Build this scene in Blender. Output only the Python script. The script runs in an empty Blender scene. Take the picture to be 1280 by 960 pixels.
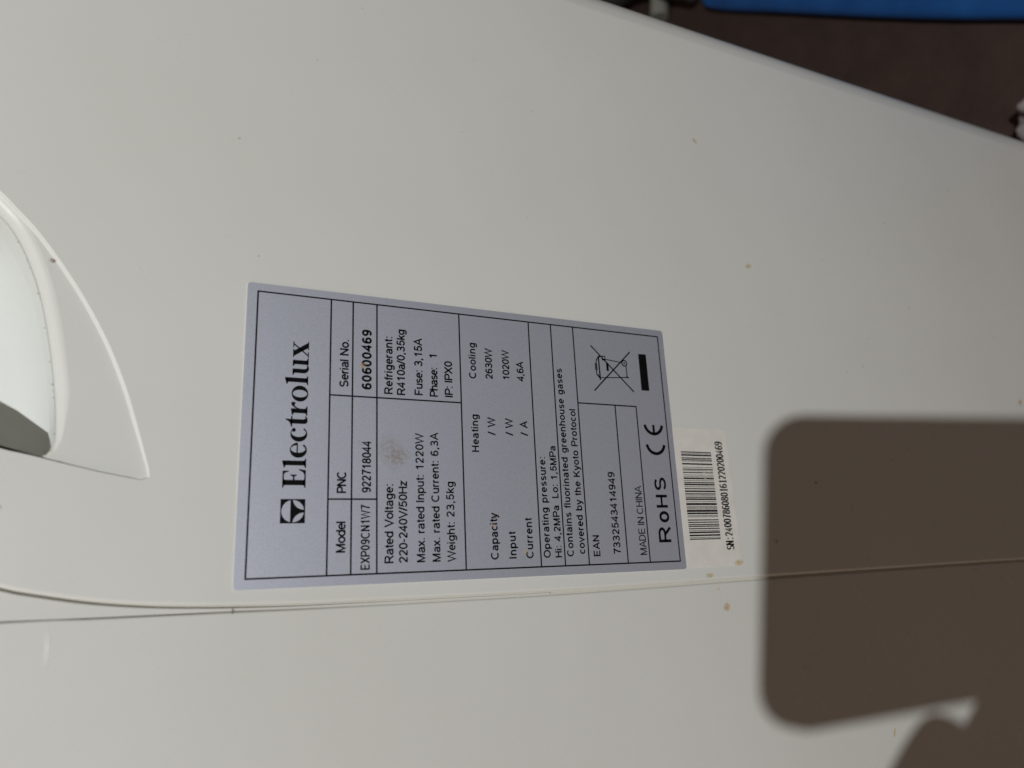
import bpy, bmesh, math, random
from mathutils import Vector, Matrix
random.seed(7)
S = bpy.context.scene
COL = S.collection
ZL = 0.42            # height of the rating label's centre above the floor

# ------------------------------------------------------------------ camera
CAM = Vector((-0.04029, -0.19484, 0.08422 + ZL))
FWD = Vector((0.25617, 0.87112, -0.41897)).normalized()
RGT = Vector((-0.04655, -0.42181, -0.90549)).normalized()
UPV = RGT.cross(FWD).normalized()
cd = bpy.data.cameras.new('camera')
cam = bpy.data.objects.new('camera', cd); COL.objects.link(cam)
m = Matrix.Identity(4)
for i in range(3):
    m[i][0] = RGT[i]; m[i][1] = UPV[i]; m[i][2] = -FWD[i]; m[i][3] = CAM[i]
cam.matrix_world = m
cd.sensor_width = 36.0; cd.lens = 916.0 / 1280.0 * 36.0
cd.clip_start = 0.004; cd.clip_end = 60
cd.dof.use_dof = True; cd.dof.focus_distance = 0.222; cd.dof.aperture_fstop = 10.5
S.camera = cam

# ------------------------------------------------------------------ light
w = bpy.data.worlds.new('World'); S.world = w; w.use_nodes = True
bgn = w.node_tree.nodes['Background']
bgn.inputs[0].default_value = (1.0, 0.77, 0.58, 1); bgn.inputs[1].default_value = 0.064
ld = bpy.data.lights.new('room_lamp', 'POINT'); ld.energy = 34.5; ld.color = (0.962, 0.997, 1.0)
ld.shadow_soft_size = 0.0095
lo = bpy.data.objects.new('room_lamp', ld); COL.objects.link(lo)
lo.location = (-0.1844, -0.8069, 0.774 + ZL)
ad = bpy.data.lights.new('side_fill', 'AREA'); ad.shape = 'SQUARE'; ad.size = 1.0; ad.energy = 3.4; ad.color = (1.0, 0.78, 0.60)  # added fill light from the side, lifts the seam edge and the shadow
ao = bpy.data.objects.new('side_fill', ad); COL.objects.link(ao); ao.location = (-1.6, -0.55, 0.85)
ao.rotation_euler = (Vector((-0.05, 0, 0.3)) - ao.location).to_track_quat('-Z', 'Y').to_euler()
S.view_settings.view_transform = 'Standard'; S.view_settings.look = 'None'
S.view_settings.exposure = 0.0; S.view_settings.gamma = 1.0

# ------------------------------------------------------------------ materials
def material(name, col, rough=0.5, metal=0.0, spec=0.5):
    mt = bpy.data.materials.new(name); mt.use_nodes = True
    b = mt.node_tree.nodes['Principled BSDF']
    b.inputs['Base Color'].default_value = (*col, 1); b.inputs['Roughness'].default_value = rough
    b.inputs['Metallic'].default_value = metal; b.inputs['Specular IOR Level'].default_value = spec
    return mt, mt.node_tree, b
def noise(nt, scale, detail=3, rough=0.5):
    tc = nt.nodes.new('ShaderNodeTexCoord'); n = nt.nodes.new('ShaderNodeTexNoise')
    n.inputs['Scale'].default_value = scale; n.inputs['Detail'].default_value = detail
    n.inputs['Roughness'].default_value = rough
    nt.links.new(tc.outputs['Object'], n.inputs['Vector']); return n
def ramp(nt, src, stops):
    r = nt.nodes.new('ShaderNodeValToRGB'); e = r.color_ramp.elements
    e[0].position, e[0].color = stops[0][0], (*stops[0][1], 1)
    e[1].position, e[1].color = stops[-1][0], (*stops[-1][1], 1)
    for p, c in stops[1:-1]:
        x = e.new(p); x.color = (*c, 1)
    nt.links.new(src, r.inputs[0]); return r
def bump(nt, b, src, strength, dist):
    n = nt.nodes.new('ShaderNodeBump'); n.inputs['Strength'].default_value = strength
    n.inputs['Distance'].default_value = dist
    nt.links.new(src, n.inputs['Height']); nt.links.new(n.outputs[0], b.inputs['Normal'])

def plastic(name, c, rough):
    mt, nt, b = material(name, c, rough)
    n = noise(nt, 9, 4, 0.55)
    d = tuple(x * 0.955 for x in c)
    r = ramp(nt, n.outputs[0], [(0.35, (d[0], d[1], d[2] * 0.985)), (0.65, c)])
    nt.links.new(r.outputs[0], b.inputs['Base Color'])
    n2 = noise(nt, 60, 5, 0.6)
    rr = ramp(nt, n2.outputs[0], [(0.3, (rough * 0.85,) * 3), (0.7, (rough * 1.25,) * 3)])
    nt.links.new(rr.outputs[0], b.inputs['Roughness'])
    n3 = noise(nt, 900, 2, 0.5); bump(nt, b, n3.outputs[0], 0.05, 0.0002)
    return mt
PLASTIC = plastic('white_plastic', (0.80, 0.79, 0.755), 0.30)
PLASTIC_REAR = plastic('white_plastic_rear', (0.785, 0.77, 0.735), 0.28)
CUP = plastic('white_cup_plastic', (0.82, 0.825, 0.795), 0.38)
GROOVE = material('grimy_groove_plastic', (0.70, 0.67, 0.60), 0.6)[0]

FILM, nt, b = material('silver_grey_film', (0.75, 0.77, 0.87), 0.62, 0.84)
n = noise(nt, 2600, 2, 0.6)
r = ramp(nt, n.outputs[0], [(0.3, (0.71, 0.735, 0.84)), (0.7, (0.81, 0.84, 0.95))])
nt.links.new(r.outputs[0], b.inputs['Base Color']); bump(nt, b, n.outputs[0], 0.12, 0.00008)
INK = material('black_print', (0.004, 0.004, 0.005), 0.6, 0, 0.15)[0]
BARINK = material('barcode_print', (0.012, 0.013, 0.018), 0.6, 0, 0.2)[0]
PAPER, nt, b = material('cream_paper', (0.72, 0.69, 0.63), 0.6)
n = noise(nt, 220, 4); r = ramp(nt, n.outputs[0], [(0.3, (0.80, 0.76, 0.70)), (0.7, (0.86, 0.83, 0.78))])
nt.links.new(r.outputs[0], b.inputs['Base Color'])

def stain_or_streak_material(name, col, scale, lo_, hi_, strength):
    mt, nt, b = material(name, col, 0.7)
    at = nt.nodes.new('ShaderNodeAttribute'); at.attribute_name = 'dirt_or_streak'
    n = noise(nt, scale, 4, 0.7)
    r = ramp(nt, n.outputs[0], [(lo_, (0, 0, 0)), (hi_, (1, 1, 1))])
    mu = nt.nodes.new('ShaderNodeMath'); mu.operation = 'MULTIPLY'
    nt.links.new(at.outputs['Fac'], mu.inputs[0]); nt.links.new(r.outputs[0], mu.inputs[1])
    m2 = nt.nodes.new('ShaderNodeMath'); m2.operation = 'MULTIPLY'; m2.inputs[1].default_value = strength
    nt.links.new(mu.outputs[0], m2.inputs[0]); nt.links.new(m2.outputs[0], b.inputs['Alpha'])
    return mt
ST_ORANGE = stain_or_streak_material('orange_stain', (0.70, 0.38, 0.10), 900, 0.3, 0.62, 0.6)
ST_YELLOW = stain_or_streak_material('yellow_stain', (0.70, 0.54, 0.24), 900, 0.25, 0.6, 0.7)
ST_BROWN = stain_or_streak_material('brown_stain', (0.20, 0.085, 0.025), 1200, 0.3, 0.6, 0.8)
ST_GRIME = stain_or_streak_material('grime_stain', (0.26, 0.21, 0.14), 1500, 0.3, 0.6, 0.6)
ST_SMEAR = stain_or_streak_material('beige_smear', (0.40, 0.33, 0.25), 1100, 0.38, 0.75, 0.45)
ST_STREAK = stain_or_streak_material('reflection_streak', (0.95, 0.95, 0.94), 1100, 0.15, 0.5, 0.95)  # pale colour standing in for reflected light, with a scratch-like grain
ST_DUST = stain_or_streak_material('dust', (0.36, 0.31, 0.24), 1500, 0.3, 0.6, 0.35)

FLOOR, nt, b = material('dark_brown_floor', (0.07, 0.04, 0.03), 0.75)
n = noise(nt, 35, 6, 0.65)
r = ramp(nt, n.outputs[0], [(0.3, (0.052, 0.031, 0.026)), (0.7, (0.078, 0.047, 0.038))])
nt.links.new(r.outputs[0], b.inputs['Base Color']); bump(nt, b, n.outputs[0], 0.3, 0.004)
BLUE, nt, b = material('blue_plastic', (0.012, 0.10, 0.36), 0.4)
n = noise(nt, 30, 4); r = ramp(nt, n.outputs[0], [(0.3, (0.010, 0.085, 0.31)), (0.7, (0.016, 0.125, 0.43))])
nt.links.new(r.outputs[0], b.inputs['Base Color'])
GREY = material('pale_grey_metal', (0.34, 0.33, 0.29), 0.45)[0]
DGREY = material('dark_grey_metal', (0.05, 0.05, 0.045), 0.5)[0]
CLOTH, nt, b = material('white_cloth', (0.45, 0.39, 0.40), 0.9)
n = noise(nt, 600, 3); bump(nt, b, n.outputs[0], 0.4, 0.001)
BLACK = material('black_case', (0.012, 0.012, 0.013), 0.55)[0]
GLASS = material('dark_glass', (0.01, 0.01, 0.012), 0.08)[0]
SKIN, nt, b = material('skin', (0.50, 0.30, 0.22), 0.5)
b.inputs['Subsurface Weight'].default_value = 0.0
n = noise(nt, 70, 4); r = ramp(nt, n.outputs[0], [(0.3, (0.44, 0.25, 0.18)), (0.7, (0.55, 0.34, 0.26))])
nt.links.new(r.outputs[0], b.inputs['Base Color'])

# ------------------------------------------------------------------ helpers
def mesh_obj(name, verts, faces, mat, parent=None, smooth=False):
    me = bpy.data.meshes.new(name); me.from_pydata([tuple(v) for v in verts], [], faces); me.update()
    return link(name, me, mat, parent, smooth)
def link(name, me, mat, parent=None, smooth=False):
    o = bpy.data.objects.new(name, me); COL.objects.link(o)
    if mat: me.materials.append(mat)
    if smooth:
        for p in me.polygons: p.use_smooth = True
    if parent:
        o.parent = parent
        wl = Vector((0, 0, 0)); q = parent
        while q: wl += q.location; q = q.parent
        o.location = -wl
    return o
def sharp(o, deg=30, keep=False):
    me = o.data; bm = bmesh.new(); bm.from_mesh(me)
    bmesh.ops.recalc_face_normals(bm, faces=bm.faces)
    for e in bm.edges:
        if keep and max(f.calc_area() for f in e.link_faces) > 1.0e-7 and any(abs(f.normal.y) > .99999 for f in e.link_faces) and not all(abs(f.normal.y) > .99999 for f in e.link_faces): e.smooth = False
        if len(e.link_faces) == 2 and e.calc_face_angle(0) > math.radians(deg): e.smooth = False
    for f in bm.faces: f.smooth = True
    bm.to_mesh(me); bm.free()
def catmull(pts, n, closed=False):
    P = [Vector(p) for p in pts]; N = len(P); out = []
    segs = N if closed else N - 1
    for i in range(segs):
        p1, p2 = P[i], P[(i + 1) % N]
        p0 = P[i - 1] if (closed or i > 0) else p1 + (p1 - p2)
        p3 = P[(i + 2) % N] if (closed or i + 2 < N) else p2 + (p2 - p1)
        for k in range(n):
            t = k / n
            out.append(0.5 * ((2 * p1) + (p2 - p0) * t + (2 * p0 - 5 * p1 + 4 * p2 - p3) * t * t
                              + (3 * p1 - p0 - 3 * p2 + p3) * t ** 3))
    if not closed: out.append(P[-1])
    return out
def resample(pts, n):
    d = [0]
    for a, b_ in zip(pts, pts[1:]): d.append(d[-1] + (b_ - a).length)
    out = []; j = 0
    for k in range(n + 1):
        s = d[-1] * k / n
        while j < len(d) - 2 and d[j + 1] < s: j += 1
        t = (s - d[j]) / max(1e-12, d[j + 1] - d[j]); out.append(pts[j].lerp(pts[j + 1], min(1, t)))
    return out
def area2(p): return sum(p[i - 1].x * p[i].y - p[i].x * p[i - 1].y for i in range(len(p))) / 2
def offset2(pts, r):
    """closed loop, counter-clockwise: positive r moves outwards; r a number or a list"""
    N = len(pts); out = []
    for i in range(N):
        t = (pts[(i + 1) % N] - pts[i]).normalized() + (pts[i] - pts[i - 1]).normalized()
        if t.length < 1e-9: t = pts[(i + 1) % N] - pts[i]
        t.normalize(); rr = r[i] if isinstance(r, (list, tuple)) else r
        out.append(pts[i] + Vector((t.y, -t.x)) * rr)
    return out
def empty(name, loc, label, cat, group=None):
    o = bpy.data.objects.new(name, None); COL.objects.link(o); o.location = loc
    o.empty_display_size = 0.05
    o['label'] = label; o['category'] = cat
    if group: o['group'] = group
    return o

# ------------------------------------------------------------------ floor
fo = mesh_obj('floor', [(-4, -4, 0), (4, -4, 0), (4, 4, 0), (-4, 4, 0)], [(0, 1, 2, 3)], FLOOR)
fo['kind'] = 'structure'

# ------------------------------------------------------------------ air conditioner
AC = empty('air_conditioner', (-0.01, 0.19, 0),
           'white plastic portable air conditioner with a grip recess and stickers on its side', 'air conditioner')
mm = lambda x, z: Vector((x * 1e-3, z * 1e-3))
ZB, ZT = -395.0, 330.0
# free edge of the side panel (x, z in mm from the label centre), from top to bottom
edge = [(72, 313), (60, 288), (48, 258), (38, 232), (27, 210), (4, 184), (-14, 162), (-25.5, 141), (-33, 125), (-37.15, 115), (-39.03, 107.4), (-40.6, 99.7), (-41.75, 91.7),
        (-42.6, 83.5), (-43.2, 74.9), (-43.6, 66), (-43.95, 56.7), (-44.2, 41), (-44.42, -6), (-44.4, -22), (-44.1, -65),
        (-43.7, -98), (-43.2, -156), (-42.6, -243), (-42.3, ZB + 6)]
edge = [mm(*p) for p in edge]
edge_s = resample(catmull(edge, 8), 190)
XR = 183.0
# base loop, counter-clockwise in (x, z): bottom, front side, top, free edge
loop, rad, dep = [], [], []
def add(p, r_, d_): loop.append(p); rad.append(r_); dep.append(d_)
R2 = 15.0
for k in range(13): add(mm(-38 + (XR - R2 - 12 + 38) * k / 12, ZB + 8), 8e-3, 0.34)
for k in range(1, 6):
    a = -math.pi / 2 + math.pi / 2 * k / 6; add(mm(XR - R2 - 12 + 12 * math.cos(a), ZB + 20 + 12 * math.sin(a)), R2 * 1e-3, 0.34)
for k in range(31): add(mm(XR - R2, ZB + 20 + (ZT - 40 - ZB - 20) * k / 30), R2 * 1e-3, 0.34)
for k in range(1, 8):
    a = math.pi / 2 * k / 8; add(mm(XR - R2 - 25 + 25 * math.cos(a), ZT - 40 + 25 * math.sin(a)), R2 * 1e-3, 0.34)
for k in range(9): add(mm(XR - R2 - 25 - (XR - R2 - 25 - 75) * k / 8, ZT - 15), R2 * 1e-3, 0.34)
for p in edge_s: add(p + Vector((1.0e-3, 0)), 1.0e-3 + max(0, p.y - 0.300) * 0.6, 0.0045)

# grip recess outlines
c0 = [(-12.9, 87.75), (-12.0, 87.75), (-9.72, 88.4), (-1.03, 91.1), (8.74, 94.4), (19.3, 98.9), (29.5, 104.4), (38.6, 110.3), (46.4, 116.1), (52.1, 121.4),
      (56.2, 125.6), (66, 138), (75, 154), (80, 174), (79, 194), (71, 210), (57, 219), (41, 218), (28, 209), (18, 192), (9.5, 172), (1, 147),
      (-6.9, 118.2), (-7.95, 113.6), (-9.6, 107.2), (-11.8, 98.5), (-13.35, 91.0), (-13.7, 89.3), (-13.6, 88.3)]
c0arc = catmull([mm(*p) for p in c0[:17]], 8); c0side = catmull([mm(*p) for p in c0[16:] + c0[:1]], 8)
NA, NS = 90, 70
C0 = resample(c0arc, NA)[:-1] + resample(c0side, NS)[:-1]
c1 = [(-6.0, 108.8), (-3.66, 108.45), (4.84, 109.3), (14.4, 110.9), (24.2, 113.0), (33.0, 115.5), (41.0, 118.7), (46.7, 121.8), (50.3, 124.7),
      (58, 133), (66, 148), (71, 166), (71, 184), (64, 200), (52, 209), (40, 209), (30, 201), (20, 184.5), (11.3, 166), (4, 147),
      (-6.35, 118.2), (-7.25, 115), (-7.9, 112.4), (-8.0, 110.8), (-7.3, 109.5)]
c1arc = catmull([mm(*p) for p in c1[:15]], 8); c1side = catmull([mm(*p) for p in c1[14:] + c1[:1]], 8)
C1 = resample(c1arc, NA)[:-1] + resample(c1side, NS)[:-1]
NL = NA + NS
def blend(i, arcv, sidev):
    """value along the grip outline: arcv on the lower arc, sidev on the straight side, soft change between"""
    if i < NA: t = min(1.0, 0.4 + 0.6 * i / 7.0) * min(1.0, (NA - i) / 8.0)
    else: t = 0.4 * max(0.0, (i - (NL - 9)) / 9.0)
    return sidev + (arcv - sidev) * t

bm = bmesh.new()
outer = [bm.verts.new((p.x, 0, p.y + ZL)) for p in loop]
hole = [bm.verts.new((p.x, 0, p.y + ZL)) for p in C0]
ed = []
for ring in (outer, hole):
    for i in range(len(ring)): ed.append(bm.edges.new((ring[i - 1], ring[i])))
bmesh.ops.triangle_fill(bm, use_beauty=True, use_dissolve=False, edges=ed)
def bridge(bm, r1, r2):
    for i in range(len(r1)):
        bm.faces.new((r1[i - 1], r1[i], r2[i], r2[i - 1]))
prev = outer
for k in range(1, 8):
    th = math.pi / 2 * k / 7
    q = offset2(loop, [r_ * math.sin(th) for r_ in rad])
    cur = [bm.verts.new((q[i].x, rad[i] * (1 - math.cos(th)), q[i].y + ZL)) for i in range(len(q))]
    bridge(bm, prev, cur); prev = cur
q = offset2(loop, rad)
cur = [bm.verts.new((q[i].x, dep[i], q[i].y + ZL)) for i in range(len(q))]
bridge(bm, prev, cur)
# grip: step down, sunken floor, rounded lip
STEP = 0.75e-3
prev = hole
wid = [blend(i, 0.85e-3, 0.2e-3) for i in range(NL)]
for fo_, fy in ((0.10, 0.04), (0.3, 0.22), (0.7, 0.78), (0.9, 0.96), (1.0, 1.0)):
    q = offset2(C0, [-x * fo_ for x in wid])
    cur = [bm.verts.new((q[i].x, STEP * fy, q[i].y + ZL)) for i in range(NL)]
    bridge(bm, prev, cur); prev = cur
lip = [blend(i, 3.4e-3, 0.12e-3) for i in range(NL)]
for fo_, y_ in ((1.0, STEP), (0.8, STEP + 0.08e-3), (0.55, STEP + 0.35e-3), (0.3, STEP + 0.9e-3), (0.1, STEP + 1.7e-3), (0.0, STEP + 2.8e-3), (0.0, STEP + 4e-3)):
    q = offset2(C1, [x * fo_ for x in lip])
    cur = [bm.verts.new((q[i].x, y_, q[i].y + ZL)) for i in range(NL)]
    bridge(bm, prev, cur); prev = cur
me = bpy.data.meshes.new('side_panel'); bm.to_mesh(me); bm.free()
side = link('side_panel', me, PLASTIC, AC); sharp(side, 32, True)
side['label'] = 'smooth white side panel with a curved free edge and sunken grip'
# the cup of the grip, deepening upwards
rings = []
for h in (0, 1, 3, 6, 10, 16, 24, 34, 46, 58):
    q = offset2(C1, -0.00004)
    rings.append([(p.x + 0.02 * h * 1e-3, STEP + 2.6e-3 + h * 1e-3, p.y + ZL + (0.2 * h + 1.5 * max(0, h - 20)) * 1e-3) for p in q])
V, F = [], []
for rg in rings: V += rg
for k in range(len(rings) - 1):
    for i in range(NL):
        j = (i - 1) % NL; F.append((k * NL + j, k * NL + i, (k + 1) * NL + i, (k + 1) * NL + j))
F.append(tuple((len(rings) - 1) * NL + i for i in range(NL)))
cup = mesh_obj('grip_cup', V, F, CUP, AC); sharp(cup, 50)
cup['label'] = 'bright white deep cup of the hand grip'

# rear shell, slightly lower than the side panel
seam = [(-44.5, ZT - 15), (-44.4, 200), (-44.3, 114), (-44.6, 99), (-44.8, 83), (-45.0, 67.5), (-45.25, 47), (-45.45, -6), (-45.3, -36), (-44.95, -65),
        (-44.5, -98), (-43.95, -156), (-43.3, -243), (-43.0, ZB + 8)]
seam_s = resample(catmull([mm(*p) for p in seam][::-1], 6), 120)
loop2, rad2, dep2 = [], [], []
def add2(p, r_, d_): loop2.append(p); rad2.append(r_); dep2.append(d_)
for p in seam_s: add2(p - Vector((0.55e-3, 0)), 0.5e-3, 0.0045)
for k in range(1, 10): add2(mm(-60 - 100 * k / 9, ZT - 15), R2 * 1e-3, 0.34)
for k in range(1, 8):
    a = math.pi / 2 * k / 8; add2(mm(-160 - 20 * math.sin(a), ZT - 35 + 20 * math.cos(a)), R2 * 1e-3, 0.34)
for k in range(21): add2(mm(-180, ZT - 40 - (ZT - 40 - ZB - 12) * k / 20), R2 * 1e-3, 0.34)
for k in range(1, 10): add2(mm(-176 + 120 * k / 9, ZB + 8), 8e-3, 0.34)
Y2 = 0.0005
bm = bmesh.new()
outer = [bm.verts.new((p.x, Y2, p.y + ZL)) for p in loop2]
bmesh.ops.triangle_fill(bm, use_beauty=True, edges=[bm.edges.new((outer[i - 1], outer[i])) for i in range(len(outer))])
prev = outer
for k in range(1, 8):
    th = math.pi / 2 * k / 7; q = offset2(loop2, [r_ * math.sin(th) for r_ in rad2])
    cur = [bm.verts.new((q[i].x, Y2 + rad2[i] * (1 - math.cos(th)), q[i].y + ZL)) for i in range(len(q))]
    bridge(bm, prev, cur); prev = cur
q = offset2(loop2, rad2)
cur = [bm.verts.new((q[i].x, dep2[i], q[i].y + ZL)) for i in range(len(q))]
bridge(bm, prev, cur)
me = bpy.data.meshes.new('rear_shell'); bm.to_mesh(me); bm.free()
rear = link('rear_shell', me, PLASTIC_REAR, AC); sharp(rear, 32, True)
rear['label'] = 'white rear shell of the housing beyond the long seam'

# flange strip that shows between the seam and the curved free edge of the panel
fl_in = [p for p in edge_s if p.y > -0.02]
strip_a = [Vector((p.x - (0.30e-3 + 0.30e-3 * min(1, max(0, (p.y - 0.04) / 0.05))), p.y)) for p in fl_in]
def seam_x(z):
    s = [mm(*p) for p in seam]
    for a, b_ in zip(s, s[1:]):
        if a.y >= z >= b_.y: return a.x + (b_.x - a.x) * (a.y - z) / (a.y - b_.y)
    return s[0].x
V, F = [], []
for i, p in enumerate(strip_a):
    sx = min(seam_x(p.y) + 0.18e-3, p.x - 0.1e-3)
    d = Vector((p.x - sx, 0))
    V += [(sx, 0.0035, p.y + ZL), (sx, 0.0009, p.y + ZL), (sx + min(.2e-3, .2 * d.x), 0.0007, p.y + ZL), (p.x - min(.2e-3, .2 * d.x), 0.0007, p.y + ZL), (p.x, 0.0009, p.y + ZL), (p.x, 0.0035, p.y + ZL)]
    if i:
        for k in range(5): F.append(((i - 1) * 6 + k, (i - 1) * 6 + k + 1, i * 6 + k + 1, i * 6 + k))
fl = mesh_obj('flange_strip', V, F, PLASTIC_REAR, AC); sharp(fl, 40)
# groove floor behind the joints, and the plinth the housing stands on
def box(name, a, b_, mat, parent, bev=0.0):
    bm = bmesh.new(); bmesh.ops.create_cube(bm, size=1)
    for v in bm.verts: v.co = Vector(((a[i] + b_[i]) / 2 + v.co[i] * (b_[i] - a[i]) for i in range(3)))
    if bev: bmesh.ops.bevel(bm, geom=bm.edges[:], offset=bev, segments=3, affect='EDGES', profile=0.5)
    me = bpy.data.meshes.new(name); bm.to_mesh(me); bm.free()
    return link(name, me, mat, parent, False)
V, F = [], []
gp = resample(catmull(edge, 4), 60)
for i, p in enumerate(gp):
    yb = 0.0011 + 0.0014 * min(1, max(0, (p.y - 0.03) / 0.05))
    V += [(min(seam_x(p.y), p.x) - 0.010, yb, p.y + ZL), (p.x + 0.008, yb, p.y + ZL)]
    if i: F.append((2 * i - 2, 2 * i - 1, 2 * i + 1, 2 * i))
mesh_obj('joint_backing', V, F, GROOVE, AC)
box('plinth', (-0.17, 0.02, 0.0), (0.16, 0.33, 0.036), PLASTIC_REAR, AC, 0.006)
box('back_cover', (-0.185, 0.3385, 0.033), (0.175, 0.352, ZT * 1e-3 - 0.005 + ZL), PLASTIC_REAR, AC, 0.005)

# ------------------------------------------------------------------ flat print: a stroked sans alphabet
GL = {
 'A': (.90, 'M.05 0 L.45 .97 L.85 0;M.2 .34 L.7 .34'), 'C': (.98, 'A.5 .5 .41 .435 48 312'),
 'D': (.95, 'M.12 .065 L.12 .935 L.42 .935 A.42 .5 .38 .435 90 -90 L.06 .065'),
 'E': (.87, 'M.75 .935 L.13 .935 L.13 .065 L.77 .065;M.13 .51 L.71 .51'), 'F': (.80, 'M.72 .935 L.13 .935 L.13 0;M.13 .48 L.63 .48'),
 'H': (.92, 'M.13 0 L.13 1;M.77 0 L.77 1;M.13 .52 L.77 .52'), 'I': (.30, 'M.14 0 L.14 1'),
 'K': (.88, 'M.13 0 L.13 1;M.13 .34 L.79 1;M.36 .57 L.83 0'), 'L': (.75, 'M.13 1 L.13 .065 L.69 .065'),
 'M': (1.06, 'M.12 0 L.12 1;M.13 .95 L.5 .04 L.87 .95;M.88 1 L.88 0'), 'N': (.93, 'M.13 0 L.13 1;M.14 .94 L.77 .06;M.78 1 L.78 0'),
 'O': (1.0, 'A.5 .5 .42 .437 0 360'),
 'P': (.85, 'M.13 0 L.13 .935 L.5 .935 A.5 .69 .26 .245 90 -90 L.13 .445'),
 'R': (.92, 'M.13 0 L.13 .935 L.52 .935 A.52 .705 .25 .23 90 -90 L.13 .475;M.47 .475 L.83 0'),
 'S': (.86, 'A.42 .715 .28 .222 25 262 A.43 .283 .31 .22 82 -158'), 'V': (.88, 'M.05 1 L.44 .03 L.83 1'),
 'W': (1.24, 'M.05 1 L.32 .03 L.62 .97 L.92 .03 L1.19 1'), 'X': (.87, 'M.06 0 L.8 1;M.06 1 L.8 0'),
 'a': (.72, 'A.34 .49 .23 .19 158 0 L.57 .12 L.62 0;M.57 .43 L.32 .385 A.28 .215 .19 .155 90 270 A.30 .28 .27 .22 -90 0'),
 'b': (.74, 'M.11 0 L.11 1;A.38 .37 .26 .31 0 360'), 'c': (.66, 'A.36 .37 .26 .31 45 315'),
 'd': (.74, 'M.61 0 L.61 1;A.35 .37 .26 .31 0 360'), 'e': (.72, 'M.1 .39 L.62 .39 A.36 .37 .26 .31 4 318'),
 'f': (.37, 'M.19 0 L.19 .78 A.34 .78 .15 .155 180 75;M.03 .67 L.37 .67'),
 'g': (.74, 'A.35 .385 .25 .295 0 360;M.61 .74 L.61 0 A.36 0 .25 .2 0 -155'),
 'h': (.72, 'M.11 0 L.11 1;M.11 .42 A.35 .42 .24 .26 180 0 L.59 0'), 'i': (.26, 'M.1 0 L.1 .74;M.1 .87 L.1 1'),
 'k': (.66, 'M.11 0 L.11 1;M.11 .27 L.57 .74;M.27 .44 L.61 0'), 'l': (.25, 'M.1 0 L.1 1'),
 'm': (1.05, 'M.11 0 L.11 .74;M.11 .46 A.31 .46 .2 .22 180 0 L.51 0;M.51 .46 A.71 .46 .2 .22 180 0 L.91 0'),
 'n': (.72, 'M.11 0 L.11 .74;M.11 .42 A.35 .42 .24 .26 180 0 L.59 0'), 'o': (.74, 'A.37 .37 .28 .31 0 360'),
 'p': (.74, 'M.11 -.27 L.11 .74;A.37 .37 .26 .31 0 360'), 'r': (.45, 'M.11 0 L.11 .74;M.11 .42 A.34 .42 .23 .26 180 75'),
 's': (.64, 'A.32 .53 .2 .148 25 262 A.32 .213 .225 .152 82 -158'), 't': (.37, 'M.19 .93 L.19 .2 A.32 .2 .13 .135 180 280;M.03 .67 L.36 .67'),
 'u': (.72, 'M.11 .74 L.11 .31 A.35 .31 .24 .25 180 360;M.59 .74 L.59 0'), 'v': (.66, 'M.04 .74 L.33 .03 L.62 .74'),
 'x': (.64, 'M.04 0 L.59 .74;M.04 .74 L.59 0'), 'y': (.66, 'M.04 .74 L.34 .02;M.62 .74 L.3 -.12 L.22 -.205 L.08 -.205'),
 'z': (.62, 'M.06 .675 L.53 .675 L.08 .065 L.58 .065'),
 '0': (.78, 'A.385 .5 .265 .437 0 360'), '1': (.78, 'M.46 0 L.46 1;M.45 .9 L.33 .79 L.18 .72'),
 '2': (.78, 'A.38 .69 .25 .245 168 -35 L.14 .09;M.1 .065 L.67 .065'),
 '3': (.78, 'A.37 .72 .225 .217 160 -85 A.37 .283 .27 .22 85 -162;M.27 .51 L.4 .51'), '4': (.78, 'M.53 0 L.53 .93 L.09 .29 L.72 .29'),
 '5': (.78, 'M.63 .935 L.23 .935 L.155 .5 A.37 .335 .27 .27 140 -158'), '6': (.78, 'A.39 .32 .25 .257 0 360;A.42 .5 .285 .437 48 192'),
 '7': (.78, 'M.1 .935 L.67 .935 L.48 .6 L.38 .3 L.33 0'), '8': (.78, 'A.385 .73 .215 .207 0 360;A.385 .285 .265 .222 0 360'),
 '9': (.78, 'A.39 .68 .25 .257 0 360;A.36 .5 .285 .437 -132 12'),
 '.': (.36, 'M.17 0 L.17 .14'), ',': (.36, 'M.18 .14 L.18 .02 L.11 -.15'), ':': (.36, 'M.17 0 L.17 .14;M.17 .6 L.17 .74'),
 '/': (.40, 'M.03 -.02 L.36 1.02'), '-': (.44, 'M.05 .38 L.38 .38'), ' ': (.38, '')}
def parse(d):
    out = []
    for sub in d.split(';'):
        pts = []; tok = sub.replace('M', ' M ').replace('L', ' L ').replace('A', ' A ').split(); i = 0
        while i < len(tok):
            c = tok[i]
            if c in 'ML': pts.append(Vector((float(tok[i + 1]), float(tok[i + 2])))); i += 3
            else:
                cx, cy, rx, ry, a0, a1 = map(float, tok[i + 1:i + 7]); i += 7
                n = max(5, int(abs(a1 - a0) / 15))
                for k in range(n + 1):
                    a = math.radians(a0 + (a1 - a0) * k / n); p = Vector((cx + rx * math.cos(a), cy + ry * math.sin(a)))
                    if not pts or (p - pts[-1]).length > 1e-4: pts.append(p)
        if pts: out.append(pts)
    return out
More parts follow.
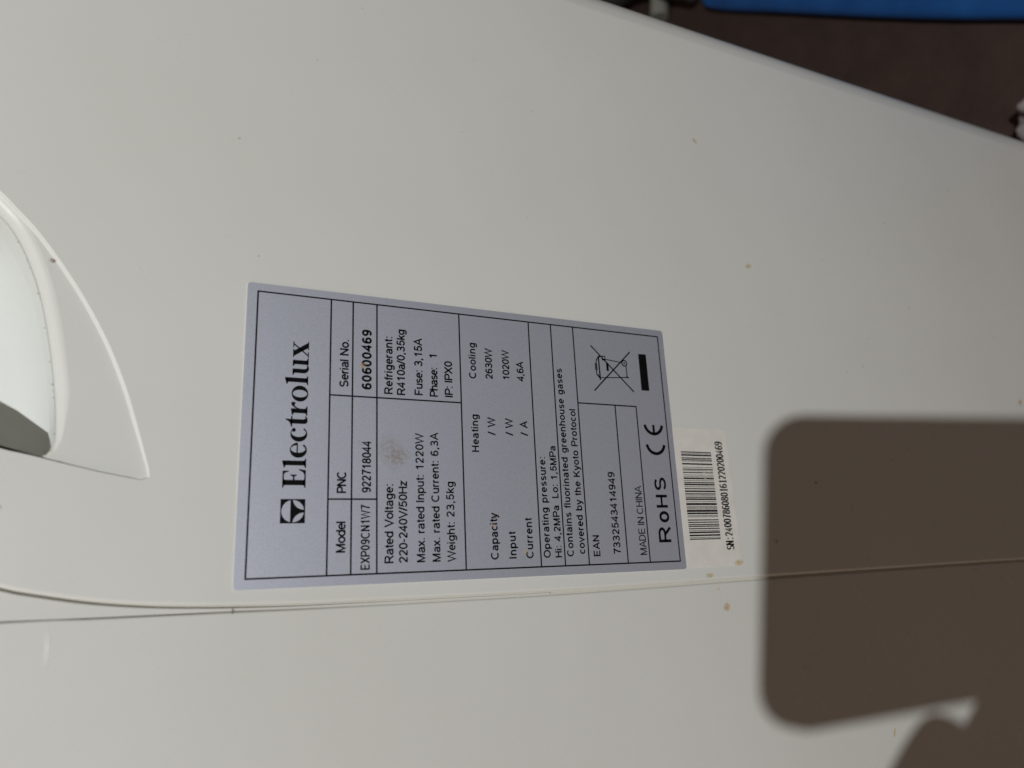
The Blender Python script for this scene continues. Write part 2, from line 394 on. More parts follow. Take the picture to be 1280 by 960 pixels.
def stroke(pts, wv, wh):
    """ribbon along a polyline; wv width of vertical strokes, wh of horizontal ones; returns left and right sides"""
    closed = (pts[0] - pts[-1]).length < 1e-3 and len(pts) > 3
    if closed: pts = pts[:-1]
    n = len(pts); Lf, Rt = [], []
    for i in range(n):
        d0 = (pts[i] - pts[i - 1]) if (i > 0 or closed) else pts[1] - pts[0]
        d1 = (pts[(i + 1) % n] - pts[i]) if (i < n - 1 or closed) else pts[-1] - pts[-2]
        d0, d1 = d0.normalized(), d1.normalized(); t = d0 + d1
        t = t.normalized() if t.length > 1e-4 else d1
        nr = Vector((-t.y, t.x)); c = max(0.45, abs(nr.dot(Vector((-d1.y, d1.x)))))
        k = abs(t.y); wd = (wh + (wv - wh) * k) / 2 / c
        Lf.append(pts[i] + nr * wd); Rt.append(pts[i] - nr * wd)
    if closed: Lf.append(Lf[0]); Rt.append(Rt[0])
    return Lf, Rt
def text_polys(s, x0, x1, z, cap, wv=.15, wh=None, sx=1.0, mn=-.02):
    wh = wh if wh is not None else wv * .92
    adv = [GL[c][0] * sx for c in s]; first = .06 * sx; span = (x1 - x0) / cap
    tot = sum(adv) - .12 * sx; gaps = max(1, len(s) - 1)
    track = (span - tot) / gaps
    if track < mn: f = (span - mn * gaps) / tot; sx *= f; adv = [a * f for a in adv]; track = mn
    if track > .28: f = (span - .28 * gaps) / tot; sx *= f; adv = [a * f for a in adv]; track = .28
    polys = []; cx = -.06 * sx
    for c, a in zip(s, adv):
        for pl in parse(GL[c][1]):
            Lf, Rt = stroke([Vector((p.x * sx, p.y)) for p in pl], wv, wh)
            for i in range(len(Lf) - 1):
                polys.append([Vector((x0 + (cx + p.x) * cap, z + p.y * cap)) for p in (Lf[i], Rt[i], Rt[i + 1], Lf[i + 1])])
        cx += a + track
    return polys
def glyph_fit(c, x0, x1, z, cap, wv, wh):
    xs = [p.x for pl in parse(GL[c][1]) for p in pl]; g0, g1 = min(xs) - wv / 2, max(xs) + wv / 2; f = (x1 - x0) / cap / max(.3, g1 - g0)
    polys = []
    for pl in parse(GL[c][1]):
        Lf, Rt = stroke([Vector(((p.x - (g0 + g1) / 2) * f, p.y)) for p in pl], wv, wh)
        for i in range(len(Lf) - 1): polys.append([Vector(((x0 + x1) / 2 + p.x * cap, z + p.y * cap)) for p in (Lf[i], Rt[i], Rt[i + 1], Lf[i + 1])])
    return polys
def print_obj(name, polys, mat, parent, y):
    """polys in mm from the label centre -> one flat mesh"""
    V, F = [], []
    for pl in polys:
        b0 = len(V); V += [(p.x * 1e-3, y, p.y * 1e-3 + ZL) for p in pl]; F.append(tuple(range(b0, b0 + len(pl))))
    o = mesh_obj(name, V, F, mat, parent); return o
def rect(x0, z0, x1, z1): return [Vector((x0, z0)), Vector((x1, z0)), Vector((x1, z1)), Vector((x0, z1))]
def sheet(name, corners, thick, y, mat, parent, rc=0.8):
    """sticker: rounded outline (mm), a thin solid whose face is at y"""
    out = []
    n = len(corners)
    for i in range(n):
        p, a, b_ = Vector(corners[i]), Vector(corners[i - 1]), Vector(corners[(i + 1) % n])
        da, db = (a - p).normalized(), (b_ - p).normalized()
        for k in range(5):
            t = k / 4; out.append((p + da * rc) * (1 - t) ** 2 + p * 2 * t * (1 - t) + (p + db * rc) * t * t)
    N = len(out)
    V = [(p.x * 1e-3, y, p.y * 1e-3 + ZL) for p in out] + [(p.x * 1e-3, y + thick, p.y * 1e-3 + ZL) for p in out]
    F = [tuple(range(N))] + [(i, N + i, N + (i + 1) % N, (i + 1) % N) for i in range(N)]
    return mesh_obj(name, V, F, mat, parent)

# ---- serial sticker (goes under the rating label)
YS = -0.00013
stk = sheet('serial_sticker', [(6.0, -67), (6.05, -90.6), (-39.6, -91.2), (-39.6, -67)][::-1], 0.00013, YS, PAPER, AC, 1.0)
stk['label'] = 'cream paper serial number sticker with barcode tucked under the grey label'
yp = YS - 0.00002
C128 = ['211232', '311222', '212222', '241112', '314111', '111242', '123122', '112232', '221231', '221231', '121322', '112214', '331121', '2331112']
mods = sum(int(ch) for c in C128 for ch in c); u = (-1.95 + 30.95) / mods
polys = []; x = -30.95
for c in C128:
    for k, ch in enumerate(c):
        ww = int(ch) * u
        if k % 2 == 0:
            dz = 0.003 * (x + 31)
            polys.append([Vector((x, -83.15 - dz)), Vector((x + ww * .93, -83.15 - dz)), Vector((x + ww * .93, -70.5 - dz)), Vector((x, -70.5 - dz))])
        x += ww
print_obj('barcode', polys, BARINK, stk, yp)
sn = 'SN:2400786080161220200469'; cw = (1.9 + 34.45) / len(sn); polys = []
for i, c in enumerate(sn):
    k_ = .3 if c in ':1' else 0.0
    polys += glyph_fit(c, -34.45 + cw * (i + .07 + k_), -34.45 + cw * (i + .91 - k_), -88.5, 3.35, .15, .07)
    if c == '1': polys.append(rect(-34.45 + cw * (i + .25), -88.5, -34.45 + cw * (i + .85), -88.28))
print_obj('printed_text', polys, BARINK, stk, yp)
# scraped spot on the barcode
polys = []
for _ in range(16):
    cx, cz = random.gauss(-9.0, 1.1), random.gauss(-80.3, 1.4); L_ = random.uniform(.5, 1.5); a = random.uniform(.6, 1.9); t_ = random.uniform(.10, .28)
    d = Vector((math.cos(a), math.sin(a))) * L_ / 2; nn = Vector((-d.y, d.x)).normalized() * t_ / 2; c_ = Vector((cx, cz))
    polys.append([c_ - d, c_ + nn, c_ + d, c_ - nn])
print_obj('scraped_spot', polys, PAPER, stk, yp - 0.00002)

# ---- rating label
YR = -0.00030
lab = sheet('rating_label', [(40, -67.8), (40, 67.8), (-40, 67.8), (-40, -67.8)], 0.00016, YR, FILM, AC, 1.0)
lab['label'] = 'silver grey rating label with black ruled table and printed ratings'
# its film also bridges the thickness down to the panel
yp = YR - 0.00002
LW = 0.215
def hline(z, x0=-37.45, x1=37.6, w_=LW): return rect(x0 - w_, z - w_, x1 + w_, z + w_)
def vline(x, z0, z1, w_=LW): return rect(x - w_, z0 - w_, x + w_, z1 + w_)
fr = [hline(65.1), hline(-65.65), vline(-37.45, -65.65, 65.1), vline(37.65, -65.65, 65.1)]
print_obj('table_frame', fr, INK, lab, yp)
for z in (45.55, 39.4, 32.55, 7.4, -16.0, -23.95, -32.1): print_obj('ruled_line', [hline(z)], INK, lab, yp - 1e-6)
for z in (-45.95, -54.13): print_obj('ruled_line', [hline(z, -37.45, 12.35)], INK, lab, yp - 1e-6)
print_obj('ruled_line', [vline(10.05, 7.4, 45.55)], INK, lab, yp - 2e-6)
print_obj('ruled_line', [vline(-18.05, 32.55, 45.55)], INK, lab, yp - 2e-6)
print_obj('ruled_line', [vline(12.35, -54.13, -32.1)], INK, lab, yp - 2e-6)
R_, B_ = .195, .24
TX = [("Serial No.", 12.56, 26.28, 40.55, 2.42, R_), ("60600469", 12.3, 29.6, 34.15, 2.58, B_), ("Refrigerant:", 11.35, 28.4, 28.05, 2.37, R_),
 ("R410a/0,35kg", 11.28, 30.78, 24.4, 2.36, R_), ("Fuse: 3,15A", 11.6, 28.47, 19.2, 2.39, R_), ("Phase:   1", 11.41, 24.4, 14.65, 2.38, R_),
 ("IP: IPX0", 11.53, 22.39, 10.0, 2.42, R_), ("PNC", -16.41, -10.71, 40.85, 2.42, R_), ("922718044", -16.27, -2.36, 34.2, 2.4, .185),
 ("Model", -31.75, -23.87, 40.9, 2.42, .19), ("EXP09CN1W7", -36.28, -19.6, 34.45, 2.38, .165, None, 1.0, .05), ("Rated Voltage:", -34.87, -13.9, 28.05, 2.4, .185),
 ("220-240V/50Hz", -34.9, -13.19, 24.15, 2.36, .185), ("Max. rated Input: 1220W", -34.89, 0.24, 19.25, 2.34, .18),
 ("Max. rated Current: 6,3A", -34.89, 0.64, 14.85, 2.3, .185), ("Weight: 23,5kg", -34.92, -13.14, 10.45, 2.34, .18), ("Heating", -4.32, 6.71, 2.3, 2.24, R_),
 ("Cooling", 17.84, 28.83, 2.4, 2.24, R_), ("2630W", 17.98, 27.41, -2.95, 2.28, R_), ("1020W", 18.01, 27.33, -8.6, 2.26, R_), ("4,6A", 18.05, 24.14, -13.45, 2.3, R_),
 ("/ W", 0.99, 5.95, -3.08, 2.34, R_), ("/ W", 1.09, 5.92, -8.85, 2.36, R_), ("/ A", 1.21, 5.36, -13.8, 2.36, R_), ("Capacity", -34.81, -22.06, -2.55, 2.32, R_),
 ("Input", -34.81, -27.38, -8.15, 2.3, R_), ("Current", -34.8, -23.55, -13.6, 2.28, R_), ("Operating pressure:", -34.83, -5.2, -19.2, 2.24, R_),
 ("Hi: 4,2MPa  Lo: 1,5MPa", -34.95, -1.84, -22.98, 2.2, R_), ("Contains fluorinated greenhouse gases", -34.7, 23.03, -27.0, 2.22, R_),
 ("covered by the Kyoto Protocol", -34.09, 10.16, -30.92, 2.22, R_), ("EAN", -34.98, -28.81, -36.15, 2.24, R_), ("7332543414949", -34.61, -9.44, -43.55, 2.48, .18),
 ("MADE IN CHINA", -35.1, -13.82, -53.2, 2.5, .14)]
for t in TX: print_obj('printed_text', text_polys(*t), INK, lab, yp)
# RoHS, wide and heavy
pl = []
for c, x0_, x1_, cp in (('R', -31.65, -26.3, 4.6), ('o', -25.3, -21.7, 4.9), ('H', -20.7, -16.4, 4.4), ('S', -15.1, -10.8, 4.4)): pl += glyph_fit(c, x0_, x1_, -62.95, cp, .2, .165)
print_obj('printed_text', pl, INK, lab, yp)
# CE mark
def arcs(cx, cz, r_, a0, a1, n=26): return [Vector((cx + r_ * math.cos(math.radians(a0 + (a1 - a0) * k / n)), cz + r_ * math.sin(math.radians(a0 + (a1 - a0) * k / n)))) for k in range(n + 1)]
def ribbon(pts, wd):
    a, b_ = stroke(pts, wd, wd); return [[a[i], b_[i], b_[i + 1], a[i + 1]] for i in range(len(a) - 1)]
pl = ribbon(arcs(0.35, -60.45, 3.45, 98, 262), 1.05) + ribbon(arcs(6.9, -60.3, 3.45, 98, 262), 1.05) + ribbon([Vector((3.5, -60.3)), Vector((6.5, -60.3))], .9)
print_obj('ce_mark', pl, INK, lab, yp)
# crossed-out wheeled bin with bar
V2 = lambda *p: Vector(p)
pl = ribbon([V2(32.0, -38.4), V2(17.3, -53.85)], .46) + ribbon([V2(31.1, -53.6), V2(16.75, -38.6)], .46)
pl += ribbon([V2(28.6, -41.05), V2(20.5, -41.2)], .52) + ribbon([V2(28.2, -40.95), V2(27.2, -40.2), V2(25.8, -39.95), V2(22.3, -40.0), V2(21.2, -41.0)], .36)
pl += ribbon([V2(25.9, -39.6), V2(23.9, -39.6), V2(23.9, -40.3), V2(25.9, -40.3), V2(25.9, -39.6)], .24) + ribbon([V2(22.3, -40.3), V2(21.4, -40.9)], .5)
pl += ribbon([V2(27.75, -43.0), V2(27.1, -49.8)], .32) + ribbon([V2(21.25, -41.3), V2(22.15, -52.2)], .32) + ribbon([V2(26.0, -51.6), V2(22.2, -51.7)], .36)
pl += ribbon(arcs(26.95, -51.0, .95, 0, 360), .42) + [arcs(26.95, -51.0, .32, 0, 345, 12)] + ribbon([V2(22.4, -51.3), V2(21.9, -52.3)], .5)
pl += ribbon([V2(28.7, -42.5), V2(27.4, -42.5), V2(27.4, -43.6), V2(28.7, -43.6), V2(28.7, -42.5)], .32) + [rect(23.75, -44.75, 26.6, -43.85)] + [arcs(28.45, -41.4, .35, 0, 345, 10)]
print_obj('crossed_bin_symbol', pl, INK, lab, yp)
print_obj('solid_bar', [[V2(18.05, -60.1), V2(30.8, -60.05), V2(30.7, -56.95), V2(18.05, -56.95)]], INK, lab, yp)

# ---- wordmark with heavy serif letters, and the emblem
def el(cx, cy, rx, ry, a): return Vector((cx + rx * math.cos(a), cy + ry * math.sin(a)))
def ring(o, i_, a0, a1, n=30):
    out = []
    for k in range(n):
        a, b_ = math.radians(a0 + (a1 - a0) * k / n), math.radians(a0 + (a1 - a0) * (k + 1) / n)
        out.append([el(*o, a), el(*o, b_), el(*i_, b_), el(*i_, a)])
    return out
P = lambda *c: [Vector(p) for p in c]
def serif(x0, x1, s0, s1, y, up):
    """bracketed slab from x0..x1 at y, stem s0..s1; up = +1 for a foot, -1 for a head"""
    t = .045 * up; g = .11 * up
    return [P((x0, y), (x1, y), (x1, y + t), (s1 + .02, y + t * 1.5), (s1, y + g), (s0, y + g), (s0 - .02, y + t * 1.5), (x0, y + t))]
XH = .71
WM = {
 'E': (.76, [rect(.1, 0, .31, 1)] + serif(0, .40, .1, .31, 0, 1) + serif(0, .40, .1, .31, 1, -1)
       + [P((.3, .935), (.52, .94), (.59, .88), (.63, .74), (.67, .74), (.67, 1), (.3, 1))]
       + [P((.3, 0), (.70, 0), (.745, .30), (.70, .30), (.62, .13), (.52, .065), (.3, .065))]
       + [P((.3, .485), (.44, .485), (.48, .39), (.52, .39), (.52, .66), (.48, .66), (.44, .555), (.3, .555))]),
 'l': (.37, [rect(.095, 0, .285, .98)] + serif(0, .375, .095, .285, 0, 1) + [P((0, .955), (0, .92), (.095, .88), (.285, .9), (.285, 1.03), (.24, 1.03))]),
 'e': (.62, ring((.31, .35, .31, .37), (.355, .365, .15, .315), 8, 322) + [rect(.16, .375, .60, .43)]),
 'c': (.57, ring((.31, .35, .31, .37), (.365, .36, .17, .315), 42, 322) + [[el(.475, .57, .085, .085, math.radians(k * 30)) for k in range(12)]]),
 't': (.45, [rect(.13, .12, .32, .72)] + [P((.0, .65), (.44, .65), (.44, .71), (.32, .71), (.32, .95), (.29, .95), (.2, .78), (.0, .69))]
       + [P((.13, .13), (.15, .03), (.23, -.02), (.34, -.015), (.46, .06), (.44, .1), (.37, .075), (.32, .13))]),
 'r': (.54, [rect(.09, 0, .28, .62)] + serif(0, .385, .09, .28, 0, 1) + [P((0, .685), (0, .65), (.09, .6), (.28, .55), (.28, .73), (.25, .73))]
       + [P((.27, .46), (.33, .60), (.40, .69), (.48, .725), (.545, .70), (.545, .56), (.50, .53), (.44, .56), (.40, .575), (.34, .50), (.28, .36))]),
 'o': (.68, ring((.335, .35, .335, .37), (.335, .35, .155, .32), 0, 360, 36)),
 'u': (.73, [rect(.09, .17, .27, XH - .01)] + [P((0, XH), (0, XH - .045), (.09, XH - .09), (.27, XH - .09), (.27, XH))]
       + ring((.30, .2, .21, .22), (.37, .2, .10, .14), 180, 318, 16) + [rect(.46, .02, .64, XH - .01)]
       + [P((.38, XH), (.38, XH - .045), (.46, XH - .09), (.64, XH - .09), (.64, XH))] + [P((.46, 0), (.73, 0), (.73, .045), (.64, .09), (.46, .09))]),
 'x': (.70, [P((.04, .68), (.27, .68), (.66, .03), (.43, .03))] + [P((.06, .03), (.13, .03), (.61, .68), (.54, .68))]
       + [rect(0, .665, .35, .71), rect(.42, .665, .68, .71), rect(0, 0, .25, .045), rect(.35, 0, .70, .045)])}
word = 'Electrolux'; cap = 5.85; gap = .03
nat = sum(WM[c][0] for c in word) + gap * 9
sxw = (24.52 + 15.17) / cap / nat; cx = 0; pl = []
for c in word:
    for q in WM[c][1]: pl.append([Vector((-15.17 + (cx + p.x) * sxw * cap, 51.35 + p.y * cap)) for p in q])
    cx += WM[c][0] + gap
print_obj('wordmark', pl, INK, lab, yp)
emb = print_obj('emblem', [rect(-24.2, 51.3, -18.05, 57.45)], INK, lab, yp)
def sq(p): return Vector((-24.2 + p.x * 6.15, 51.3 + p.y * 6.15))
RC = .455
a0 = math.asin(.10 / RC)
seg = [Vector((.5 + RC * math.cos(a0 + (math.pi - 2 * a0) * k / 30), .5 + RC * math.sin(a0 + (math.pi - 2 * a0) * k / 30))) for k in range(31)]
def lens(sgn):
    s_, e_ = math.radians(180), math.radians(262); arc = []
    for k in range(17):
        a = s_ + (e_ - s_) * k / 16; arc.append(Vector((RC * math.cos(a), RC * math.sin(a))))
    p, q_ = arc[0], arc[-1]; d = (q_ - p).normalized()
    refl = [p + d * ((v - p).dot(d)) * 2 - (v - p) + Vector((0, 0)) for v in arc]
    # mirrored arc across the chord: reflect the perpendicular part
    refl = [p + d * (v - p).dot(d) - ((v - p) - d * (v - p).dot(d)) for v in arc]
    return [Vector((.5 + sgn * v.x, .5 + v.y)) for v in arc + refl[::-1][1:-1]]
print_obj('emblem_window', [[sq(p) for p in seg], [sq(p) for p in lens(1)], [sq(p) for p in lens(-1)]], FILM, lab, yp - 0.00001)

# ------------------------------------------------------------------ stains, wear and a painted reflection streak
def stain_or_streak(name, x, z, rx, rz, rot, mat, parent, y=-0.00002, core=.75, n=18, join=None):
    V, F, A = [], [], []
    ph = [random.uniform(.75, 1.2) for _ in range(n)]
    ph = [(ph[i - 1] + ph[i] + ph[(i + 1) % n]) / 3 for i in range(n)]
    V.append((0, 0)); A.append(1.0)
    for f_, al in ((.55, core), (1.0, 0.0)):
        for i in range(n):
            a = 2 * math.pi * i / n; V.append((rx * f_ * ph[i] * math.cos(a), rz * f_ * ph[i] * math.sin(a))); A.append(al)
    for i in range(n):
        j = (i + 1) % n; F.append((0, 1 + i, 1 + j)); F.append((1 + i, 1 + n + i, 1 + n + j, 1 + j))
    c, s_ = math.cos(rot), math.sin(rot)
    V = [((x + c * a - s_ * b_) * 1e-3, y, (z + s_ * a + c * b_) * 1e-3 + ZL) for a, b_ in V]
    if join is not None:
        b0 = len(join[0]); join[0].extend(V); join[1].extend([tuple(i + b0 for i in f) for f in F]); join[2].extend(A); return
    return stain_or_streak_mesh(name, V, F, A, mat, parent)
def stain_or_streak_mesh(name, V, F, A, mat, parent):
    o = mesh_obj(name, V, F, mat, parent)
    at = o.data.attributes.new('dirt_or_streak', 'FLOAT', 'POINT')
    for i, a in enumerate(A): at.data[i].value = a
    return o
stain_or_streak('stain_or_streak', 120.9, -93.3, 1.7, 0.9, 0.9, ST_YELLOW, side)
stain_or_streak('stain_or_streak', 70.8, -112, 1.2, 1.9, 0.3, ST_YELLOW, side)
stain_or_streak('stain_or_streak', 39.8, 112.7, .75, 1.0, 0.3, ST_BROWN, side, y=STEP - 0.00002)
stain_or_streak('stain_or_streak', -42.3, -77.0, 0.9, 2.2, 0.1, ST_YELLOW, side)
stain_or_streak('stain_or_streak', -11.7, -130.3, .6, .9, 0.1, ST_GRIME, side)
stain_or_streak('stain_or_streak', -32.3, -107.6, .9, 1.1, 0.4, ST_ORANGE, side)
stain_or_streak('stain_or_streak', 26.2, -265, 1.4, 2.4, 0.4, ST_ORANGE, side)
stain_or_streak('stain_or_streak', 83, 72, .5, .6, 0.4, ST_DUST, side)
stain_or_streak('stain_or_streak', -52.3, -83.0, 1.5, 1.8, 0.2, ST_ORANGE, rear, y=Y2 - 0.00002)
stain_or_streak('stain_or_streak', -46.8, -80.4, .5, .6, 0.2, ST_ORANGE, rear, y=Y2 - 0.00002)
stain_or_streak('stain_or_streak', -98, -150, .6, 1.8, 1.2, ST_YELLOW, rear, y=Y2 - 0.00002)
stain_or_streak('stain_or_streak', -50.3, 105.1, 5.2, 0.9, 0.03, ST_STREAK, rear, y=Y2 - 0.00002)  # streak of reflected light painted on the rear shell
stain_or_streak('stain_or_streak', -44.6, 67.6, 1.0, 0.28, 0.0, ST_BROWN, fl, y=0.0004, core=1)
stain_or_streak('stain_or_streak', -9.7, 106.6, .55, 1.0, -.2, ST_BROWN, side, y=STEP - 0.00002)
stain_or_streak('stain_or_streak', -7.2, 108.2, .5, .9, -.2, ST_ORANGE, side, y=STEP + 0.0002)
stain_or_streak('stain_or_streak', -5.0, 28.2, 6.0, 4.6, 0.3, ST_SMEAR, lab, y=YR - 0.00005, core=.9)
stain_or_streak('stain_or_streak', -6.5, 26.5, 2.8, 4.2, 0.1, ST_SMEAR, lab, y=YR - 0.00006, core=1)
stain_or_streak('stain_or_streak', 19.0, 36.4, 1.2, 1.0, 0.3, ST_ORANGE, lab, y=YR - 0.00005)
stain_or_streak('stain_or_streak', -23.0, -1.9, .9, .6, 0.3, ST_BROWN, lab, y=YR - 0.00005)
stain_or_streak('stain_or_streak', -25.5, -1.2, .8, .6, 0.3, ST_ORANGE, lab, y=YR - 0.00005)
stain_or_streak('stain_or_streak', -33.0, -11.0, .8, .8, 0.3, ST_YELLOW, lab, y=YR - 0.00005)
stain_or_streak('stain_or_streak', -3, 36.6, 1.6, .9, 1.3, ST_SMEAR, lab, y=YR - 0.00005)
stain_or_streak('stain_or_streak', -38.8, -89.5, 1.2, 2.2, .2, ST_YELLOW, stk, y=YS - 0.00005)
J = ([], [], [])
for _ in range(46):
    x_, z_ = random.uniform(-30, 160), random.uniform(-300, 150)
    if -16 < x_ < 90 and z_ > 80 or abs(x_) < 42 and abs(z_) < 94: continue
    s_ = random.uniform(.15, .5); stain_or_streak('', x_, z_, s_, s_ * random.uniform(1, 3), random.uniform(0, 3), None, None, join=J, n=8)
o = stain_or_streak_mesh('dust_specks', *J, ST_DUST, side); o['kind'] = 'stuff'
J = ([], [], [])
for i in range(2, 50):
    p = C1[i] * 1e3
    for _ in range(3 if i > 34 else 1):
        if random.random() < (.8 if i > 34 else .38):
            s_ = random.uniform(.10, .34) * (1.6 if i > 34 else 1)
            stain_or_streak('', p.x + random.gauss(-.1, .12), p.y + random.gauss(.2, .15 + (.5 if i > 34 else 0)), s_, s_ * random.uniform(.8, 1.6), random.uniform(0, 3), None, None,
                  y=STEP + 0.0022, join=J, n=8)
o = stain_or_streak_mesh('grip_grime', *J, ST_GRIME, side); o['kind'] = 'stuff'

# ------------------------------------------------------------------ phone and hand that throw the shadow
def cf(a, b_, c): return CAM + RGT * (a * 1e-3) + UPV * (b_ * 1e-3) - FWD * (c * 1e-3)
def cpoly(name, outline, c0_, c1_, mat, parent, bev=1.2):
    """slab in the phone's frame: outline in (a, b) mm, between depths c0_ and c1_"""
    V, F = [], []; N = len(outline)
    lv = [(-bev, c0_), (-.3 * bev, c0_ + .3 * bev), (0, c0_ + bev), (0, c1_ - bev), (-.3 * bev, c1_ - .3 * bev), (-bev, c1_)]
    o2 = outline if area2(outline) > 0 else outline[::-1]
    for off, c in lv: V += [cf(p.x, p.y, c) for p in offset2(o2, off)]
    for k in range(len(lv) - 1):
        for i in range(N): j = (i - 1) % N; F.append((k * N + j, k * N + i, (k + 1) * N + i, (k + 1) * N + j))
    F.append(tuple(range(N))); F.append(tuple((len(lv) - 1) * N + i for i in range(N)))
    o = mesh_obj(name, V, F, mat, parent); sharp(o, 40); return o
def rrect(a0_, b0_, a1_, b1_, r_, n=8):
    out = []
    for (cx_, cy_, s0) in ((a1_ - r_, b1_ - r_, 0), (a0_ + r_, b1_ - r_, 90), (a0_ + r_, b0_ + r_, 180), (a1_ - r_, b0_ + r_, 270)):
        for k in range(n + 1):
            a = math.radians(s0 + 90 * k / n); out.append(Vector((cx_ + r_ * math.cos(a), cy_ + r_ * math.sin(a))))
    return out
PH = empty('phone', cf(70, -34, 6), 'black phone in a dark case held up to the panel, casting the large rounded shadow', 'phone')
cpoly('case', rrect(-16, -73.8, 152, 6.2, 11), 1.0, 10.5, BLACK, PH)
cpoly('screen', rrect(-12.5, -70.5, 148.5, 2.9, 8), 10.52, 11.0, GLASS, PH, .15)
for a_ in (14, 26): cpoly('rear_lens', [Vector((a_ + 4.5 * math.cos(k * math.pi / 12), -3 + 4.5 * math.sin(k * math.pi / 12))) for k in range(24)], 0.3, 1.6, GLASS, PH, .2)

HD = empty('hand', cf(90, -105, 18), 'hand and forearm holding the black phone by its long edge', 'hand')
J_ = {'elbow': (330, -190, 130, 38), 'fore': (230, -155, 80, 33), 'wrist': (140, -124, 36, 25), 'palm': (104, -116, 27, 24),
      'i0': (52, -120, 22, 13), 'i1': (22, -117, 9, 11), 'i1b': (16, -109, 0, 10.6), 'i2': (28, -94, -2, 10.6), 'i2b': (34.5, -86, -2, 10.4), 'i3': (40, -78.8, -2, 9),
      'm0': (68, -121, 21, 13), 'm1': (35, -117, -4, 11.5), 'm2': (50, -94, -11, 10.6), 'm2b': (61.5, -77, -9.5, 9.8), 'm3': (70, -64, -7.5, 7.8),
      'r0': (84, -118, 21, 13), 'r1': (54, -115, -4, 11), 'r2': (68, -94, -10.5, 10.4), 'r2b': (79.5, -77, -9.5, 9.6), 'r3': (88, -64, -7.3, 7.6),
      'l0': (99, -113, 21, 12), 'l1': (73, -111, -1, 9.8), 'l2': (85, -94, -8.5, 9), 'l2b': (94, -82, -8, 8.4), 'l3': (100, -72, -6.5, 6.8),
      't0': (108, -98, 38, 14), 't1': (84, -84, 34, 10.5), 't2': (62, -70, 25, 9.6), 't3': (44, -56, 20, 8.4)}
E_ = [('elbow', 'fore'), ('fore', 'wrist'), ('wrist', 'palm'), ('palm', 'i0'), ('i0', 'i1'), ('i1', 'i1b'), ('i1b', 'i2'), ('i2', 'i2b'), ('i2b', 'i3'), ('palm', 'm0'), ('m0', 'm1'), ('m1', 'm2'), ('m2', 'm2b'), ('m2b', 'm3'),
      ('palm', 'r0'), ('r0', 'r1'), ('r1', 'r2'), ('r2', 'r2b'), ('r2b', 'r3'), ('palm', 'l0'), ('l0', 'l1'), ('l1', 'l2'), ('l2', 'l2b'), ('l2b', 'l3'), ('wrist', 't0'), ('t0', 't1'), ('t1', 't2'), ('t2', 't3')]
names = list(J_); me = bpy.data.meshes.new('skin')
me.from_pydata([tuple(cf(*J_[k][:3])) for k in names], [(names.index(a), names.index(b_)) for a, b_ in E_], []); me.update()
ho = link('skin', me, SKIN, HD)
sk = ho.modifiers.new('skin', 'SKIN'); sk.use_smooth_shade = True
for i, k in enumerate(names):
    r_ = J_[k][3] * 1e-3; me.skin_vertices[0].data[i].radius = (r_, r_); me.skin_vertices[0].data[i].use_root = (k == 'palm')
sb = ho.modifiers.new('sub', 'SUBSURF'); sb.levels = 2; sb.render_levels = 2

# ------------------------------------------------------------------ what shows beyond the front edge
# blue tray on the floor
BT = empty('blue_tray', (0.50, 0.05, 0), 'blue plastic tray lying flat on the dark brown floor beyond the white housing', 'tray')
P0 = Vector((0.549, 0.310)); e1 = Vector((-0.655, -0.756)); e2 = Vector((0.50, -0.866))
base = [P0 + e1 * 0.02, P0 + e1 * .13 + e2 * -.001, P0 + e1 * .26 + e2 * -.002, P0 + e1 * .36 + e2 * .000, P0 + e1 * .48 + e2 * .008, P0 + e1 * .515 + e2 * .05, P0 + e1 * .52 + e2 * .30,
        P0 + e1 * .50 + e2 * .335, P0 + e1 * .46 + e2 * .35, P0 + e1 * .06 + e2 * .35, P0 + e1 * .02 + e2 * .335, P0 + e2 * .30, P0 + e2 * .03, P0 + e2 * .008 + e1 * .004]
base = catmull(base, 6, True)
if area2(base) < 0: base = base[::-1]
V, F = [], []; N = len(base)
prof = [(-.007, .0), (-.003, .001), (-.0005, .004), (.0, .008), (-.001, .011), (-.004, .0135), (-.010, .014), (-.013, .0125), (-.016, .010)]
for off, z in prof: V += [(p.x, p.y, z) for p in offset2(base, off)]
for k in range(len(prof) - 1):
    for i in range(N): j = (i - 1) % N; F.append((k * N + j, k * N + i, (k + 1) * N + i, (k + 1) * N + j))
F.append(tuple(range(N))); F.append(tuple((len(prof) - 1) * N + i for i in range(N)))
o = mesh_obj('tray_body', V, F, BLUE, BT); sharp(o, 45)

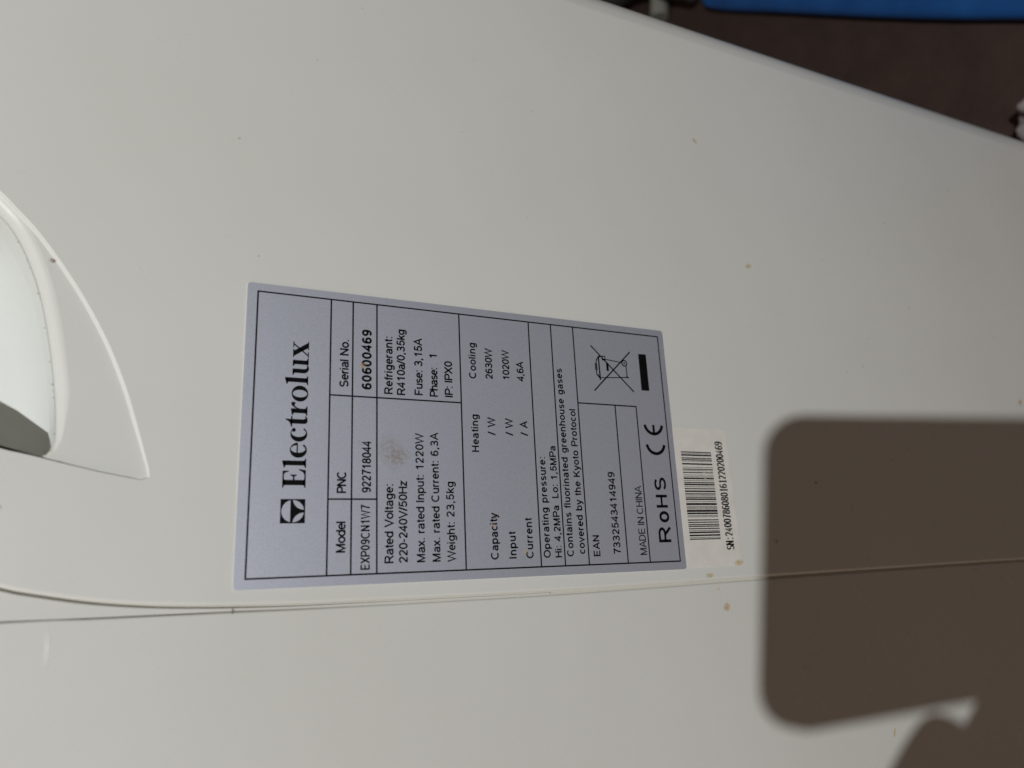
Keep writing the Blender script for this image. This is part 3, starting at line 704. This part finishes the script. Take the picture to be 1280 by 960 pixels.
# grey metal stand behind
def tube(name, pts, r_, mat, parent, seg=12):
    P_ = [Vector(p) for p in pts]; V, F = [], []
    for i, p in enumerate(P_):
        t = ((P_[min(i + 1, len(P_) - 1)] - P_[max(i - 1, 0)])).normalized()
        s_ = t.orthogonal().normalized() if i == 0 else (s_ - t * s_.dot(t)).normalized()
        b2 = t.cross(s_)
        V += [p + (s_ * math.cos(2 * math.pi * k / seg) + b2 * math.sin(2 * math.pi * k / seg)) * r_ for k in range(seg)]
    for i in range(len(P_) - 1):
        for k in range(seg): j = (k + 1) % seg; F.append((i * seg + k, i * seg + j, (i + 1) * seg + j, (i + 1) * seg + k))
    F.append(tuple(range(seg))[::-1]); F.append(tuple((len(P_) - 1) * seg + k for k in range(seg)))
    o = mesh_obj(name, V, F, mat, parent); sharp(o, 50); return o
ST = empty('metal_stand', (0.66, 0.40, 0), 'pale grey metal stand with dark crossbars on the floor past the blue tray', 'stand')
tube('foot_tube', [(0.594, 0.380, 0.011), (0.640, 0.371, 0.011), (0.72, 0.345, 0.011), (0.86, 0.30, 0.011)], 0.011, GREY, ST)
tube('crossbar', [(0.632, 0.380, 0.022), (0.605, 0.352, 0.022), (0.565, 0.310, 0.022)], 0.008, DGREY, ST)
tube('foot_tube', [(0.66, 0.47, 0.011), (0.72, 0.455, 0.011), (0.86, 0.41, 0.011)], 0.011, GREY, ST)
tube('crossbar', [(0.635, 0.372, 0.02), (0.66, 0.41, 0.02), (0.68, 0.46, 0.02)], 0.013, DGREY, ST)

# crumpled white cloth on the floor
bm = bmesh.new(); bmesh.ops.create_icosphere(bm, subdivisions=5, radius=1)
from mathutils import noise as mn
for v in bm.verts:
    p = v.co.copy(); f_ = 1 + .3 * mn.noise(p * 1.6) + .13 * mn.noise(p * 3.6 + Vector((3, 1, 2))) + .05 * mn.noise(p * 9)
    v.co = Vector((p.x * .036 * f_, p.y * .024 * f_, max(-.0125, p.z * .016 * f_)))
me = bpy.data.meshes.new('white_cloth'); bm.to_mesh(me); bm.free()
cl = link('white_cloth', me, CLOTH, None, True); cl.location = (0.2235, 0.008, 0.013); cl.rotation_euler = (0, 0, math.radians(60))
cl['label'] = 'crumpled pinkish white cloth lying on the brown floor'; cl['category'] = 'cloth'
